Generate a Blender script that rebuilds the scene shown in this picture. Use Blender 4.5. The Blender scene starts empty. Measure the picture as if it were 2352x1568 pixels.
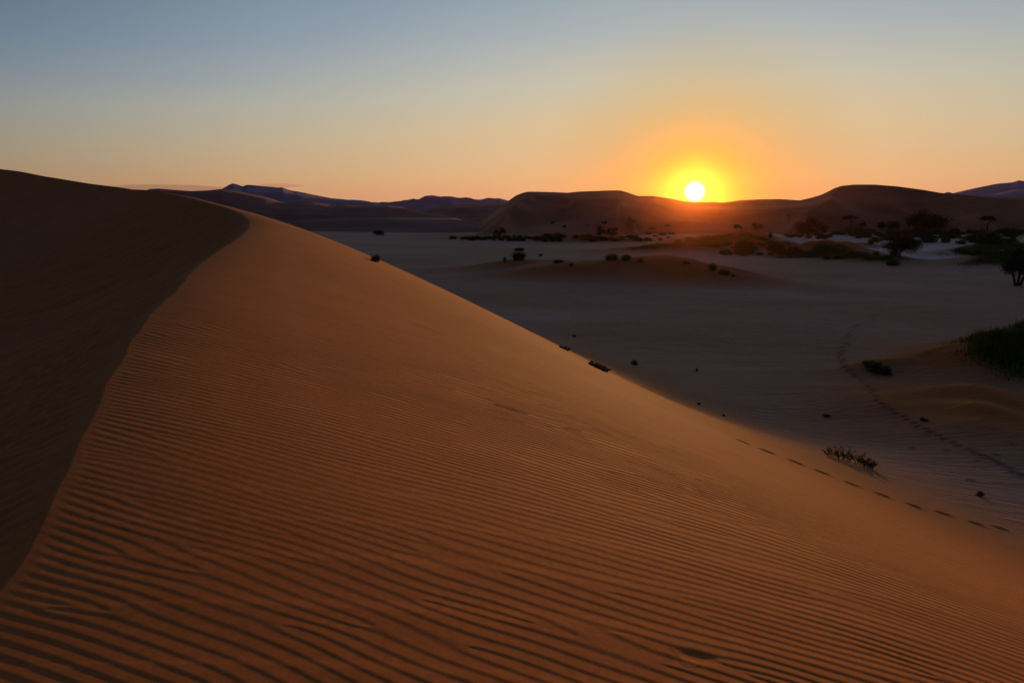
import bpy, math, random
import numpy as np
from mathutils import Vector

# ------------------------------------------------------------------ camera
sc = bpy.context.scene
C = sc.collection
CAMZ = 11.0
PITCH = math.radians(10.6)
cam = bpy.data.cameras.new('camera')
camo = bpy.data.objects.new('camera', cam)
C.objects.link(camo)
sc.camera = camo
cam.lens = 24
cam.sensor_width = 36
cam.clip_start = 0.05
cam.clip_end = 60000
camo.location = (0, 0, CAMZ)
camo.rotation_euler = (math.radians(90) - PITCH, 0, 0)


def ray(vx, vy):
    """direction of a sight line, horizontal length 1: (x, y, slope)"""
    X = (vx - 1176) / 1568.0
    d = (vy - 784) / 1568.0
    y = math.cos(PITCH) - math.sin(PITCH) * d
    z = -math.sin(PITCH) - math.cos(PITCH) * d
    h = math.hypot(X, y)
    return X / h, y / h, z / h


# ------------------------------------------------------------------ sun and sky
SX, SY, SZ = ray(1596, 440)
SUN = Vector((SX, SY, SZ)).normalized()
SUN_EL = math.asin(SUN.z)
SUN_AZ = math.atan2(SUN.x, SUN.y)
sl = bpy.data.lights.new('sun', 'SUN')
sl.energy = 2.8
sl.color = (1.0, 0.49, 0.17)
sl.angle = math.radians(0.5)
so = bpy.data.objects.new('sun', sl)
C.objects.link(so)
so.rotation_euler = (-SUN).to_track_quat('-Z', 'Y').to_euler()

w = bpy.data.worlds.new("World")
sc.world = w
w.use_nodes = True
nt = w.node_tree
N = nt.nodes
L = nt.links


def srgb(r, g, b):
    f = lambda c: (c / 255 / 12.92) if c / 255 <= 0.04045 else ((c / 255 + 0.055) / 1.055) ** 2.4
    return (f(r), f(g), f(b))


def wmath(op, a, b=None, c=None, clamp=False):
    n = N.new('ShaderNodeMath')
    n.operation = op
    n.use_clamp = clamp
    for i, v in enumerate((a, b, c)):
        if v is None:
            continue
        if isinstance(v, (int, float)):
            n.inputs[i].default_value = v
        else:
            L.new(v, n.inputs[i])
    return n.outputs[0]


def wramp(fac, stops, interp='LINEAR'):
    n = N.new('ShaderNodeValToRGB')
    n.color_ramp.interpolation = interp
    el = n.color_ramp.elements
    while len(el) > 1:
        el.remove(el[-1])
    el[0].position = stops[0][0]
    el[0].color = tuple(stops[0][1]) + (1,)
    for p, c in stops[1:]:
        e = el.new(p)
        e.color = tuple(c) + (1,)
    L.new(fac, n.inputs[0])
    return n.outputs[0]


def wmix(blend, fac, a, b):
    n = N.new('ShaderNodeMix')
    n.data_type = 'RGBA'
    n.blend_type = blend
    n.clamp_result = False
    for i, v in ((0, fac), (6, a), (7, b)):
        if isinstance(v, (int, float)):
            n.inputs[i].default_value = v
        elif isinstance(v, tuple):
            n.inputs[i].default_value = tuple(v) + (1,)
        else:
            L.new(v, n.inputs[i])
    return n.outputs[2]


tc = N.new('ShaderNodeTexCoord')
sep = N.new('ShaderNodeSeparateXYZ')
L.new(tc.outputs['Generated'], sep.inputs[0])
elev = wmath('MULTIPLY', wmath('ARCSINE', sep.outputs[2]), 2 / math.pi)       # 0 horizon .. 1 zenith
dp = N.new('ShaderNodeVectorMath')
dp.operation = 'DOT_PRODUCT'
L.new(tc.outputs['Generated'], dp.inputs[0])
dp.inputs[1].default_value = SUN
gam = wmath('MULTIPLY', wmath('ARCCOSINE', wmath('MINIMUM', dp.outputs['Value'], 1.0)), 180 / math.pi)  # degrees from the sun
D9 = 1 / 90
# a soft, large scale unevenness of the high thin haze
mp = N.new('ShaderNodeMapping')
mp.inputs['Scale'].default_value = (1.6, 1.6, 16)
mp.inputs['Rotation'].default_value = (math.radians(4), math.radians(-6), 0)
L.new(tc.outputs['Generated'], mp.inputs[0])
nz = N.new('ShaderNodeTexNoise')
nz.inputs['Scale'].default_value = 2.2
nz.inputs['Detail'].default_value = 4
L.new(mp.outputs[0], nz.inputs[0])
elev_n = wmath('ADD', wmath('MULTIPLY', elev, wmath('ADD', 0.92, wmath('MULTIPLY', wmath('POWER', wmath('DIVIDE', gam, 62), 1.6), 0.8))), wmath('MULTIPLY', wmath('SUBTRACT', nz.outputs[0], 0.5), 0.018))
grad = wramp(elev_n, [
    (0.0, srgb(240, 172, 128)), (1.6 * D9, srgb(242, 178, 130)), (3.1 * D9, srgb(240, 190, 140)), (6.5 * D9, srgb(226, 201, 163)),
    (10 * D9, srgb(208, 203, 186)), (13.2 * D9, srgb(184, 191, 194)), (16.4 * D9, srgb(163, 179, 192)),
    (30 * D9, srgb(108, 122, 142)), (60 * D9, srgb(88, 98, 116)), (1.0, srgb(80, 90, 108))])
bri = wramp(wmath('DIVIDE', gam, 180), [
    (0.0, (.75, .56, .12)), (2.2 / 180, (.82, .64, .22)), (4.5 / 180, (.92, .82, .52)), (8 / 180, (.95, .89, .72)), (13 / 180, (.97, .95, .90)), (20 / 180, (.90, .90, .88)), (35 / 180, (.71, .74, .77)),
    (52 / 180, (.47, .51, .57)), (90 / 180, (.31, .35, .44)), (1.0, (.25, .30, .41))])
col = wmix('MULTIPLY', 1.0, grad, bri)
# Sky Texture carries a share of the light, at its own strength
sky = N.new('ShaderNodeTexSky')
sky.sky_type = 'NISHITA'
sky.sun_disc = False
sky.sun_elevation = SUN_EL
sky.sun_rotation = SUN_AZ
sky.dust_density = 1.0
sky.altitude = 600
skc = wmix('MULTIPLY', 1.0, sky.outputs[0], (0.012, 0.010, 0.008))
col = wmix('MIX', 0.06, col, skc)
# thin dusty cloud bands low over the horizon
lon = wmath('MULTIPLY', wmath('ARCTAN2', sep.outputs[0], sep.outputs[1]), 180 / math.pi)
eld = wmath('MULTIPLY', elev, 90)


def band(x0, x1, e0, e1, str_):
    cx = (x0 + x1) / 2
    hx = (x1 - x0) / 2
    ce = (e0 + e1) / 2
    he = (e1 - e0) / 2
    nn = N.new('ShaderNodeTexNoise')
    m2 = N.new('ShaderNodeMapping')
    m2.inputs['Scale'].default_value = (9, 9, 120)
    L.new(tc.outputs['Generated'], m2.inputs[0])
    L.new(m2.outputs[0], nn.inputs[0])
    nn.inputs['Scale'].default_value = 1.7
    nn.inputs['Detail'].default_value = 5
    a = wmath('POWER', wmath('ABSOLUTE', wmath('DIVIDE', wmath('SUBTRACT', lon, cx), hx)), 2.0)
    b = wmath('POWER', wmath('ABSOLUTE', wmath('DIVIDE', wmath('SUBTRACT', eld, ce), he)), 2.0)
    s = wmath('ADD', wmath('SUBTRACT', wmath('SUBTRACT', 1.0, a), b), wmath('MULTIPLY', wmath('SUBTRACT', nn.outputs[0], 0.5), 1.3))
    return wmath('MULTIPLY', wmath('SMOOTH_MIN', wmath('MAXIMUM', wmath('MULTIPLY', s, 2.0), 0.0), 1.0, 0.2), str_)


def az(vx, vy=430):
    r = ray(vx, vy)
    return math.degrees(math.atan2(r[0], r[1]))


def el(vx, vy):
    return math.degrees(math.atan(ray(vx, vy)[2]))


col = wmix('MULTIPLY', band(az(230), az(560), el(300, 440), el(300, 422), 0.55), col, srgb(196, 176, 196))
col = wmix('MULTIPLY', band(az(590), az(705), el(650, 431), el(650, 421), 0.35), col, srgb(205, 180, 190))
# aureole and disc of the sun
g1 = wmath('POWER', 2.718, wmath('MULTIPLY', wmath('DIVIDE', gam, 3.2), -1.0))
g2 = wmath('POWER', 2.718, wmath('MULTIPLY', wmath('POWER', wmath('DIVIDE', gam, 2.0), 2.0), -1.0))
col = wmix('MIX', wmath('MULTIPLY', g1, 0.42, clamp=True), col, (0.95, 0.45, 0.03))
col = wmix('MIX', wmath('MULTIPLY', g2, 0.35, clamp=True), col, (1.05, 0.72, 0.15))
dsc = N.new('ShaderNodeMapRange')
dsc.interpolation_type = 'SMOOTHSTEP'
dsc.inputs[1].default_value = 0.92
dsc.inputs[2].default_value = 0.38
dsc.inputs[3].default_value = 0
dsc.inputs[4].default_value = 1
L.new(gam, dsc.inputs[0])
col = wmix('MIX', dsc.outputs[0], col, (2.6, 2.4, 2.0))
bg = N['Background']
bg.inputs[1].default_value = 0.15
fin = wmix('MULTIPLY', 1.0, col, (1 / .15, 1 / .15, 1 / .15))
L.new(fin, bg.inputs[0])

vs = sc.view_settings
vs.view_transform = 'Standard'
vs.look = 'None'
vs.exposure = 0.0
vs.gamma = 1.0
sc.cycles.use_denoising = True
sc.cycles.denoiser = 'OPENIMAGEDENOISE'
sc.cycles.denoising_input_passes = 'RGB_ALBEDO_NORMAL'
sc.cycles.denoising_prefilter = 'ACCURATE'
sc.cycles.volume_bounces = 1
sc.cycles.max_bounces = 5

# ------------------------------------------------------------------ helpers
rs = np.random.RandomState(7)


def _hash(ix, iy, seed):
    h = (ix * 374761393 + iy * 668265263 + seed * 1442695041) & 0xffffffff
    h = ((h ^ (h >> 13)) * 1274126177) & 0xffffffff
    return ((h ^ (h >> 16)) & 0xffff) / 65535.0


def vnoise(x, y, seed=0):
    x = np.asarray(x, float)
    y = np.asarray(y, float)
    ix = np.floor(x).astype(np.int64)
    iy = np.floor(y).astype(np.int64)
    fx = x - ix
    fy = y - iy
    fx = fx * fx * fx * (fx * (fx * 6 - 15) + 10)
    fy = fy * fy * fy * (fy * (fy * 6 - 15) + 10)
    a = _hash(ix, iy, seed)
    b = _hash(ix + 1, iy, seed)
    c = _hash(ix, iy + 1, seed)
    d = _hash(ix + 1, iy + 1, seed)
    return (a + (b - a) * fx) * (1 - fy) + (c + (d - c) * fx) * fy - 0.5


def fbm(x, y, seed=0, oct=3):
    s = 0
    a = 1.0
    for i in range(oct):
        s = s + a * vnoise(x * 2 ** i + 17.3 * i, y * 2 ** i - 9.1 * i, seed + i)
        a *= 0.5
    return s


def sstep(a, b, x):
    t = np.clip((x - a) / (b - a), 0, 1)
    return t * t * (3 - 2 * t)


def mesh_obj(name, verts, faces, mat, parent=None, smooth=True):
    """faces: (n,3) or (n,4) int array"""
    verts = np.asarray(verts, np.float32)
    faces = np.asarray(faces, np.int32)
    me = bpy.data.meshes.new(name)
    k = faces.shape[1]
    me.vertices.add(len(verts))
    me.vertices.foreach_set('co', verts.ravel())
    me.loops.add(faces.size)
    me.loops.foreach_set('vertex_index', faces.ravel())
    me.polygons.add(len(faces))
    me.polygons.foreach_set('loop_start', np.arange(0, faces.size, k, dtype=np.int32))
    me.polygons.foreach_set('loop_total', np.full(len(faces), k, np.int32))
    if smooth:
        me.polygons.foreach_set('use_smooth', np.ones(len(faces), bool))
    me.update(calc_edges=True)
    me.materials.append(mat)
    o = bpy.data.objects.new(name, me)
    C.objects.link(o)
    if parent:
        o.parent = parent
    return o


def tag(o, label=None, cat=None, group=None, kind=None):
    if label:
        o['label'] = label
    if cat:
        o['category'] = cat
    if group:
        o['group'] = group
    if kind:
        o['kind'] = kind
    return o


# ------------------------------------------------------------------ materials
def new_mat(name, rough=0.9, spec=0.15):
    m = bpy.data.materials.new(name)
    m.use_nodes = True
    b = m.node_tree.nodes['Principled BSDF']
    b.inputs['Roughness'].default_value = rough
    b.inputs['Specular IOR Level'].default_value = spec
    return m, m.node_tree, b


def nnoise(t, scale, detail=3, mapping=None, coord='Object'):
    c = t.nodes.new('ShaderNodeTexCoord')
    n = t.nodes.new('ShaderNodeTexNoise')
    n.inputs['Scale'].default_value = scale
    n.inputs['Detail'].default_value = detail
    if mapping:
        m = t.nodes.new('ShaderNodeMapping')
        m.inputs['Scale'].default_value = mapping[0]
        m.inputs['Rotation'].default_value = mapping[1] if len(mapping) > 1 else (0, 0, 0)
        t.links.new(c.outputs[coord], m.inputs[0])
        t.links.new(m.outputs[0], n.inputs[0])
    else:
        t.links.new(c.outputs[coord], n.inputs[0])
    return n.outputs[0]


def nmath(t, op, a, b):
    n = t.nodes.new('ShaderNodeMath')
    n.operation = op
    for i, v in enumerate((a, b)):
        if isinstance(v, (int, float)):
            n.inputs[i].default_value = v
        else:
            t.links.new(v, n.inputs[i])
    return n.outputs[0]


def nmix(t, fac, a, b, blend='MIX'):
    n = t.nodes.new('ShaderNodeMix')
    n.data_type = 'RGBA'
    n.blend_type = blend
    for i, v in ((0, fac), (6, a), (7, b)):
        if isinstance(v, (int, float)):
            n.inputs[i].default_value = v
        elif isinstance(v, tuple):
            n.inputs[i].default_value = tuple(v) + (1,)
        else:
            t.links.new(v, n.inputs[i])
    return n.outputs[2]


DUNE_COL = (0.45, 0.166, 0.055)
VALLEY_COL = (0.57, 0.385, 0.295)
CLAY_COL = (0.62, 0.58, 0.56)
PINK_COL = (0.36, 0.20, 0.15)

# sand of the near sheet: the attribute 'sand' holds redness, 'clay' pale clay, 'rip' how rippled the flat is
m_sand, t, b = new_mat('sand', 0.95, 0.05)
at = t.nodes.new('ShaderNodeAttribute')
at.attribute_name = 'sand'
ac = t.nodes.new('ShaderNodeAttribute')
ac.attribute_name = 'clay'
ar = t.nodes.new('ShaderNodeAttribute')
ar.attribute_name = 'rip'
c1 = nmix(t, at.outputs['Fac'], VALLEY_COL, DUNE_COL)
c2 = nmix(t, ac.outputs['Fac'], c1, CLAY_COL)
grain = nnoise(t, 260.0, 2)
blot = nnoise(t, 0.22, 4, ((1, 2.2, 1),))
grain2 = nnoise(t, 22.0, 6)
grain3 = nnoise(t, 1.0, 7, ((1.1, 7.0, 1.1), (0, 0, math.radians(-18))))
var = nmath(t, 'ADD', nmath(t, 'ADD', nmath(t, 'MULTIPLY', grain, 0.35), nmath(t, 'MULTIPLY', grain2, 0.3)), nmath(t, 'ADD', nmath(t, 'MULTIPLY', blot, 0.15), nmath(t, 'MULTIPLY', grain3, 0.2)))
vv = t.nodes.new('ShaderNodeMapRange')
vv.inputs[1].default_value = 0.3
vv.inputs[2].default_value = 0.7
vv.inputs[3].default_value = 0.62
vv.inputs[4].default_value = 1.38
t.links.new(var, vv.inputs[0])
hs = t.nodes.new('ShaderNodeHueSaturation')
t.links.new(vv.outputs[0], hs.inputs['Value'])
t.links.new(c2, hs.inputs['Color'])
t.links.new(hs.outputs[0], b.inputs['Base Color'])
rp = nnoise(t, 1.0, 5, ((0.55, 3.4, 1), (0, 0, math.radians(-7))))
rp2 = nnoise(t, 1.0, 3, ((1.6, 10.0, 1), (0, 0, math.radians(-4))))
rh = nmath(t, 'ADD', nmath(t, 'MULTIPLY', rp, 0.34), nmath(t, 'MULTIPLY', rp2, 0.15))
rh = nmath(t, 'MULTIPLY', rh, ar.outputs['Fac'])
rh = nmath(t, 'ADD', rh, nmath(t, 'MULTIPLY', grain, 0.0006))
bp = t.nodes.new('ShaderNodeBump')
bp.inputs['Distance'].default_value = 1.0
bp.inputs['Strength'].default_value = 1.0
t.links.new(rh, bp.inputs['Height'])
bp.inputs['Strength'].default_value = 1.0
t.links.new(bp.outputs[0], b.inputs['Normal'])


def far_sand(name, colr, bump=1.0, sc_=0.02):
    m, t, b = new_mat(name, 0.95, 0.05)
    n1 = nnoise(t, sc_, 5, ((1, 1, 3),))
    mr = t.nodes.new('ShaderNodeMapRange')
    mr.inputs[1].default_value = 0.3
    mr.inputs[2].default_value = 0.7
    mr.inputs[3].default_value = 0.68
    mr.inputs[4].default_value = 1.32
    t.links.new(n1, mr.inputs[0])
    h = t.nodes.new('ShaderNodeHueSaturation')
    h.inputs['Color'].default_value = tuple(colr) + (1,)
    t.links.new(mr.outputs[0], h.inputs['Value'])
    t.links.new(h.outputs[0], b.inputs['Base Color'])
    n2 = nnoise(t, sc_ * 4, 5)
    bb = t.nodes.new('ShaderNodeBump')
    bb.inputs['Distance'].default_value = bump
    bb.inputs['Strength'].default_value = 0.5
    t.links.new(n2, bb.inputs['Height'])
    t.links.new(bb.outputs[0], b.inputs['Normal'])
    return m


m_far_red = far_sand('far_red_sand', (0.38, 0.17, 0.10), 2.5)
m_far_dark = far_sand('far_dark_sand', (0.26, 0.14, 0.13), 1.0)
m_hazed_rock = far_sand('far_rock_haze_tint', (0.30, 0.25, 0.36), 8.0, 0.006)  # bluish purple of distance haze is put into the base colour


def leaf_mat(name, c1, c2):
    m, t, b = new_mat(name, 0.85, 0.1)
    n = nnoise(t, 1.7, 3)
    oi = t.nodes.new('ShaderNodeObjectInfo')
    f = nmath(t, 'ADD', nmath(t, 'MULTIPLY', n, 0.7), nmath(t, 'MULTIPLY', oi.outputs['Random'], 0.3))
    t.links.new(nmix(t, f, c1, c2), b.inputs['Base Color'])
    return m


m_leaf = leaf_mat('acacia_leaves', (0.022, 0.030, 0.016), (0.055, 0.065, 0.03))
m_bush = leaf_mat('bush_leaves', (0.05, 0.075, 0.03), (0.12, 0.16, 0.065))
m_grass = leaf_mat('dune_grass_blades', (0.09, 0.13, 0.035), (0.22, 0.27, 0.085))
m_dry = leaf_mat('dry_twigs', (0.12, 0.085, 0.05), (0.24, 0.18, 0.10))
m_bark = leaf_mat('bark', (0.04, 0.03, 0.025), (0.07, 0.055, 0.045))
m_stone = leaf_mat('dark_stone', (0.05, 0.035, 0.03), (0.09, 0.06, 0.05))
m_straw = leaf_mat('pale_straw', (0.45, 0.36, 0.22), (0.6, 0.5, 0.32))

# ------------------------------------------------------------------ terrain heights
# brink of the near dune: plan position and height, from behind the camera round the bowl
def at_px(vx, vy, r):
    d = ray(vx, vy)
    return (d[0] * r, d[1] * r, CAMZ + d[2] * r)


_cp = [(-.8, -14, 8.75), (-1.2, -6, 9.0), (-1.7, -1, 9.15), (-2.02, 1.5, 9.25)]
for vx, vy in ((0, 1381), (61, 1310), (107, 1236), (152, 1090), (200, 970), (270, 830), (330, 740), (400, 660), (450, 610), (497, 577),
               (530, 555), (555, 538)):
    _r = ray(vx, vy)
    _cp.append(at_px(vx, vy, (9.2 - CAMZ) / (_r[2] - 0.036 * _r[1])))   # brink rising gently away from the view point
for vx, vy, r in ((567, 517, 36), (562, 502, 40), (540, 487, 44), (490, 470, 49), (410, 449, 56.5), (340, 437, 65),
                  (290, 434, 72), (278, 431, 75), (200, 421, 88), (115, 407, 102), (95, 404, 106), (40, 393, 116), (0, 388, 124), (-120, 370, 150),
                  (-300, 350, 190)):
    _cp.append(at_px(vx, vy, r))
_cp = np.array(_cp)


def catmull(P, n):
    out = []
    Q = np.vstack([2 * P[0] - P[1], P, 2 * P[-1] - P[-2]])
    for i in range(1, len(Q) - 2):
        a, b_, c, d = Q[i - 1], Q[i], Q[i + 1], Q[i + 2]
        # centripetal parametrisation
        t0 = 0
        t1 = t0 + np.linalg.norm(b_ - a) ** .5
        t2 = t1 + np.linalg.norm(c - b_) ** .5
        t3 = t2 + np.linalg.norm(d - c) ** .5
        for k in range(n):
            t = t1 + (t2 - t1) * k / n
            A1 = (t1 - t) / (t1 - t0) * a + (t - t0) / (t1 - t0) * b_
            A2 = (t2 - t) / (t2 - t1) * b_ + (t - t1) / (t2 - t1) * c
            A3 = (t3 - t) / (t3 - t2) * c + (t - t2) / (t3 - t2) * d
            B1 = (t2 - t) / (t2 - t0) * A1 + (t - t0) / (t2 - t0) * A2
            B2 = (t3 - t) / (t3 - t1) * A2 + (t - t1) / (t3 - t1) * A3
            out.append((t2 - t) / (t2 - t1) * B1 + (t - t1) / (t2 - t1) * B2)
    out.append(P[-1])
    return np.array(out)


CR = catmull(_cp, 24)
_s = np.concatenate([[0], np.cumsum(np.linalg.norm(np.diff(CR[:, :2], axis=0), axis=1))])
_sn = np.arange(0, _s[-1], 0.2)
CR = np.stack([np.interp(_sn, _s, CR[:, k]) for k in range(3)], 1)
_k = np.exp(-(np.arange(-12, 13) * .2 / .7) ** 2 / 2)
_k /= _k.sum()
CR = np.stack([np.convolve(np.pad(CR[:, k], 12, 'edge'), _k, 'valid') for k in range(3)], 1)
_near = np.nonzero(_sn < 60)[0]
_far = np.arange(_near[-1] + 5, len(CR), 8)
CR = CR[np.concatenate([_near[::2], _far])]

# fall of the windward flank with distance from the brink: slope table
_fq = np.array([0, .3, 1, 2, 4, 7, 10, 13, 16, 19, 23, 28, 36, 50, 70])
_fs = np.array([.07, .10, .19, .28, .373, .447, .492, .522, .546, .386, .192, .06, .02, .005, .0])
_fs2 = np.array([.07, .10, .19, .28, .37, .43, .44, .43, .39, .31, .20, .11, .05, .02, .0])   # near the view point the foot runs out more gently
_qq = np.linspace(0, 70, 1401)


def _prof(sl_):
    ss = np.interp(_qq, _fq, sl_)
    return np.concatenate([[0], np.cumsum((ss[1:] + ss[:-1]) / 2 * (_qq[1] - _qq[0]))])


_ff, _ff2 = _prof(_fs), _prof(_fs2)
_ff = _ff / _ff[-1]
_ff2 = _ff2 / _ff2[-1]


def crest_near(x, y):
    """nearest point of the brink: signed distance (right +), brink height"""
    x = np.asarray(x, float)
    y = np.asarray(y, float)
    best = np.full(x.shape, 1e18)
    sgn = np.ones(x.shape)
    zc = np.zeros(x.shape)
    yc = np.zeros(x.shape)
    for i in range(len(CR) - 1):
        ax, ay, az_ = CR[i]
        bx, by, bz = CR[i + 1]
        dx, dy = bx - ax, by - ay
        l2 = dx * dx + dy * dy
        u = np.clip(((x - ax) * dx + (y - ay) * dy) / l2, 0, 1)
        ex = x - ax - u * dx
        ey = y - ay - u * dy
        d2 = ex * ex + ey * ey
        m = d2 < best
        best = np.where(m, d2, best)
        cr = dx * (y - ay) - dy * (x - ax)
        sgn = np.where(m, np.where(cr <= 0, 1.0, -1.0), sgn)
        zc = np.where(m, az_ + u * (bz - az_), zc)
        yc = np.where(m, ay + u * dy, yc)
    return np.sqrt(best) * sgn, zc, yc


def slip(q):
    return 11.0 * (1 - np.exp(-0.60 * q / 11.0))


_nc = CR[(CR[:, 1] > -8) & (CR[:, 1] < 34)]
_nc = _nc[np.argsort(_nc[:, 1])]


def dune_h(x, y):
    # the brink is not drawn with a ruler: small bites and bulges that die out within a metre of it
    xc = np.interp(y, _nc[:, 1], _nc[:, 0])
    wb = sstep(1.5, 4, y) * (1 - sstep(24, 31, y)) * (0.05 * fbm(y / .8, y * 0 + .5, 301, 2) + 0.11 * fbm(y / 3.1, y * 0 + .5, 302, 1))
    x = x + wb * np.exp(-((x - xc) / .9) ** 2)
    q, zc, yc = crest_near(x, y)
    qp = np.maximum(q, 0)
    wf = sstep(14, 27, yc)
    right = zc * (1 - (np.interp(qp, _qq, _ff) * wf + np.interp(qp, _qq, _ff2) * (1 - wf)))
    z = right.copy()
    lm = q < 0
    if lm.any():
        ql = -q[lm]
        zl = zc[lm]
        ex = zl - slip(ql)
        xs = x[lm]
        ys = y[lm]
        num = np.zeros(xs.shape)
        den = np.zeros(xs.shape)
        idx = np.arange(0, len(CR), 2)
        for i in idx:
            d = np.hypot(xs - CR[i, 0], ys - CR[i, 1]) + 1e-3
            ww = (ql / d) ** 7 * 1.0
            # weight each sample by the stretch of brink it stands for
            j0 = max(i - 1, 0)
            j1 = min(i + 1, len(CR) - 1)
            ww = ww * np.hypot(*(CR[j1, :2] - CR[j0, :2]))
            num += ww * (CR[i, 2] - slip(d))
            den += ww
        sm = num / den
        wgt = sstep(3.0, 9.0, ql)
        z[lm] = ex * (1 - wgt) + sm * wgt
    return z, q


MOUNDS = []   # (x, y, height, rx, ry, rot, power)


def add_mound(vx, vy, h, rx, ry, rot=0.0, r=None):
    d = ray(vx, vy)
    if r is None:
        r = CAMZ / -d[2]
    MOUNDS.append((d[0] * r, d[1] * r, h, rx, ry, math.radians(rot)))


# low sand rises and vegetated hummocks on the flat (picture place of the base centre, height, radii)
add_mound(1210, 622, 2.2, 15, 9, -10)
add_mound(1310, 640, 1.2, 14, 8, -20)
add_mound(1440, 635, 2.6, 20, 11, -8)
add_mound(1600, 645, 2.0, 15, 9, -18)
add_mound(1530, 575, 2.2, 22, 10, 8)
add_mound(1640, 565, 3.4, 24, 11, 10)
add_mound(1720, 562, 4.2, 16, 11, -12)
add_mound(1780, 576, 2.8, 18, 9, -25)
add_mound(1850, 590, 2.4, 9, 6, 0)
add_mound(1930, 590, 3.0, 13, 8, -14)
add_mound(2010, 600, 1.7, 12, 6, -20)
add_mound(1975, 568, 1.6, 13, 7, 0)
add_mound(1300, 552, 3.2, 20, 12, 0)
add_mound(1400, 554, 2.2, 24, 10, 0)
add_mound(1150, 549, 2.0, 30, 12, 0)
add_mound(2300, 585, 3.2, 22, 11, 8)
add_mound(2330, 606, 2.8, 16, 8, 5)
add_mound(2370, 850, 3.0, 8.5, 8.0, 10)
add_mound(2200, 870, 1.0, 6, 5, 0)
add_mound(2010, 866, 0.55, 2.6, 2.0, 0)
add_mound(2290, 1000, 1.6, 8, 10, 0)
add_mound(1800, 1010, 0.0, 1, 1, 0)
add_mound(1190, 1, 0.0, 1, 1, 0, r=100)


def valley_h(x, y):
    r = np.hypot(x, y)
    z = 0.55 * fbm(x / 38, y / 26, 3, 3) * sstep(20, 90, r)
    z = z + 0.12 * fbm(x / 7, y / 4, 9, 2) * sstep(15, 40, r)
    for (mx, my, h, rx, ry, ro) in MOUNDS:
        if h == 0:
            continue
        ca, sa = math.cos(ro), math.sin(ro)
        u = ((x - mx) * ca + (y - my) * sa) / rx
        v = (-(x - mx) * sa + (y - my) * ca) / ry
        d2 = u * u + v * v
        z = z + h * np.exp(-1.6 * d2) * (1 + 0.35 * fbm(x / (rx * .45), y / (ry * .45), 21, 2))
    return z


def height(x, y):
    x = np.asarray(x, float)
    y = np.asarray(y, float)
    shp = x.shape
    x = x.ravel()
    y = y.ravel()
    zd, q = dune_h(x, y)
    zv = valley_h(x, y)
    wv = sstep(14, 30, q)
    z = np.maximum(zd, 0) + zv * wv
    return z.reshape(shp), q.reshape(shp)


def hit(vx, vy, rmin=1.2, rmax=1500):
    """first meeting of a sight line with the terrain"""
    d = ray(vx, vy)
    r = np.geomspace(rmin, rmax, 3000)
    z, q = height(d[0] * r, d[1] * r)
    below = np.nonzero(CAMZ + d[2] * r < z)[0]
    k = below[0] if len(below) else len(r) - 1
    return d[0] * r[k], d[1] * r[k], float(z[k]), float(r[k])


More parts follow.
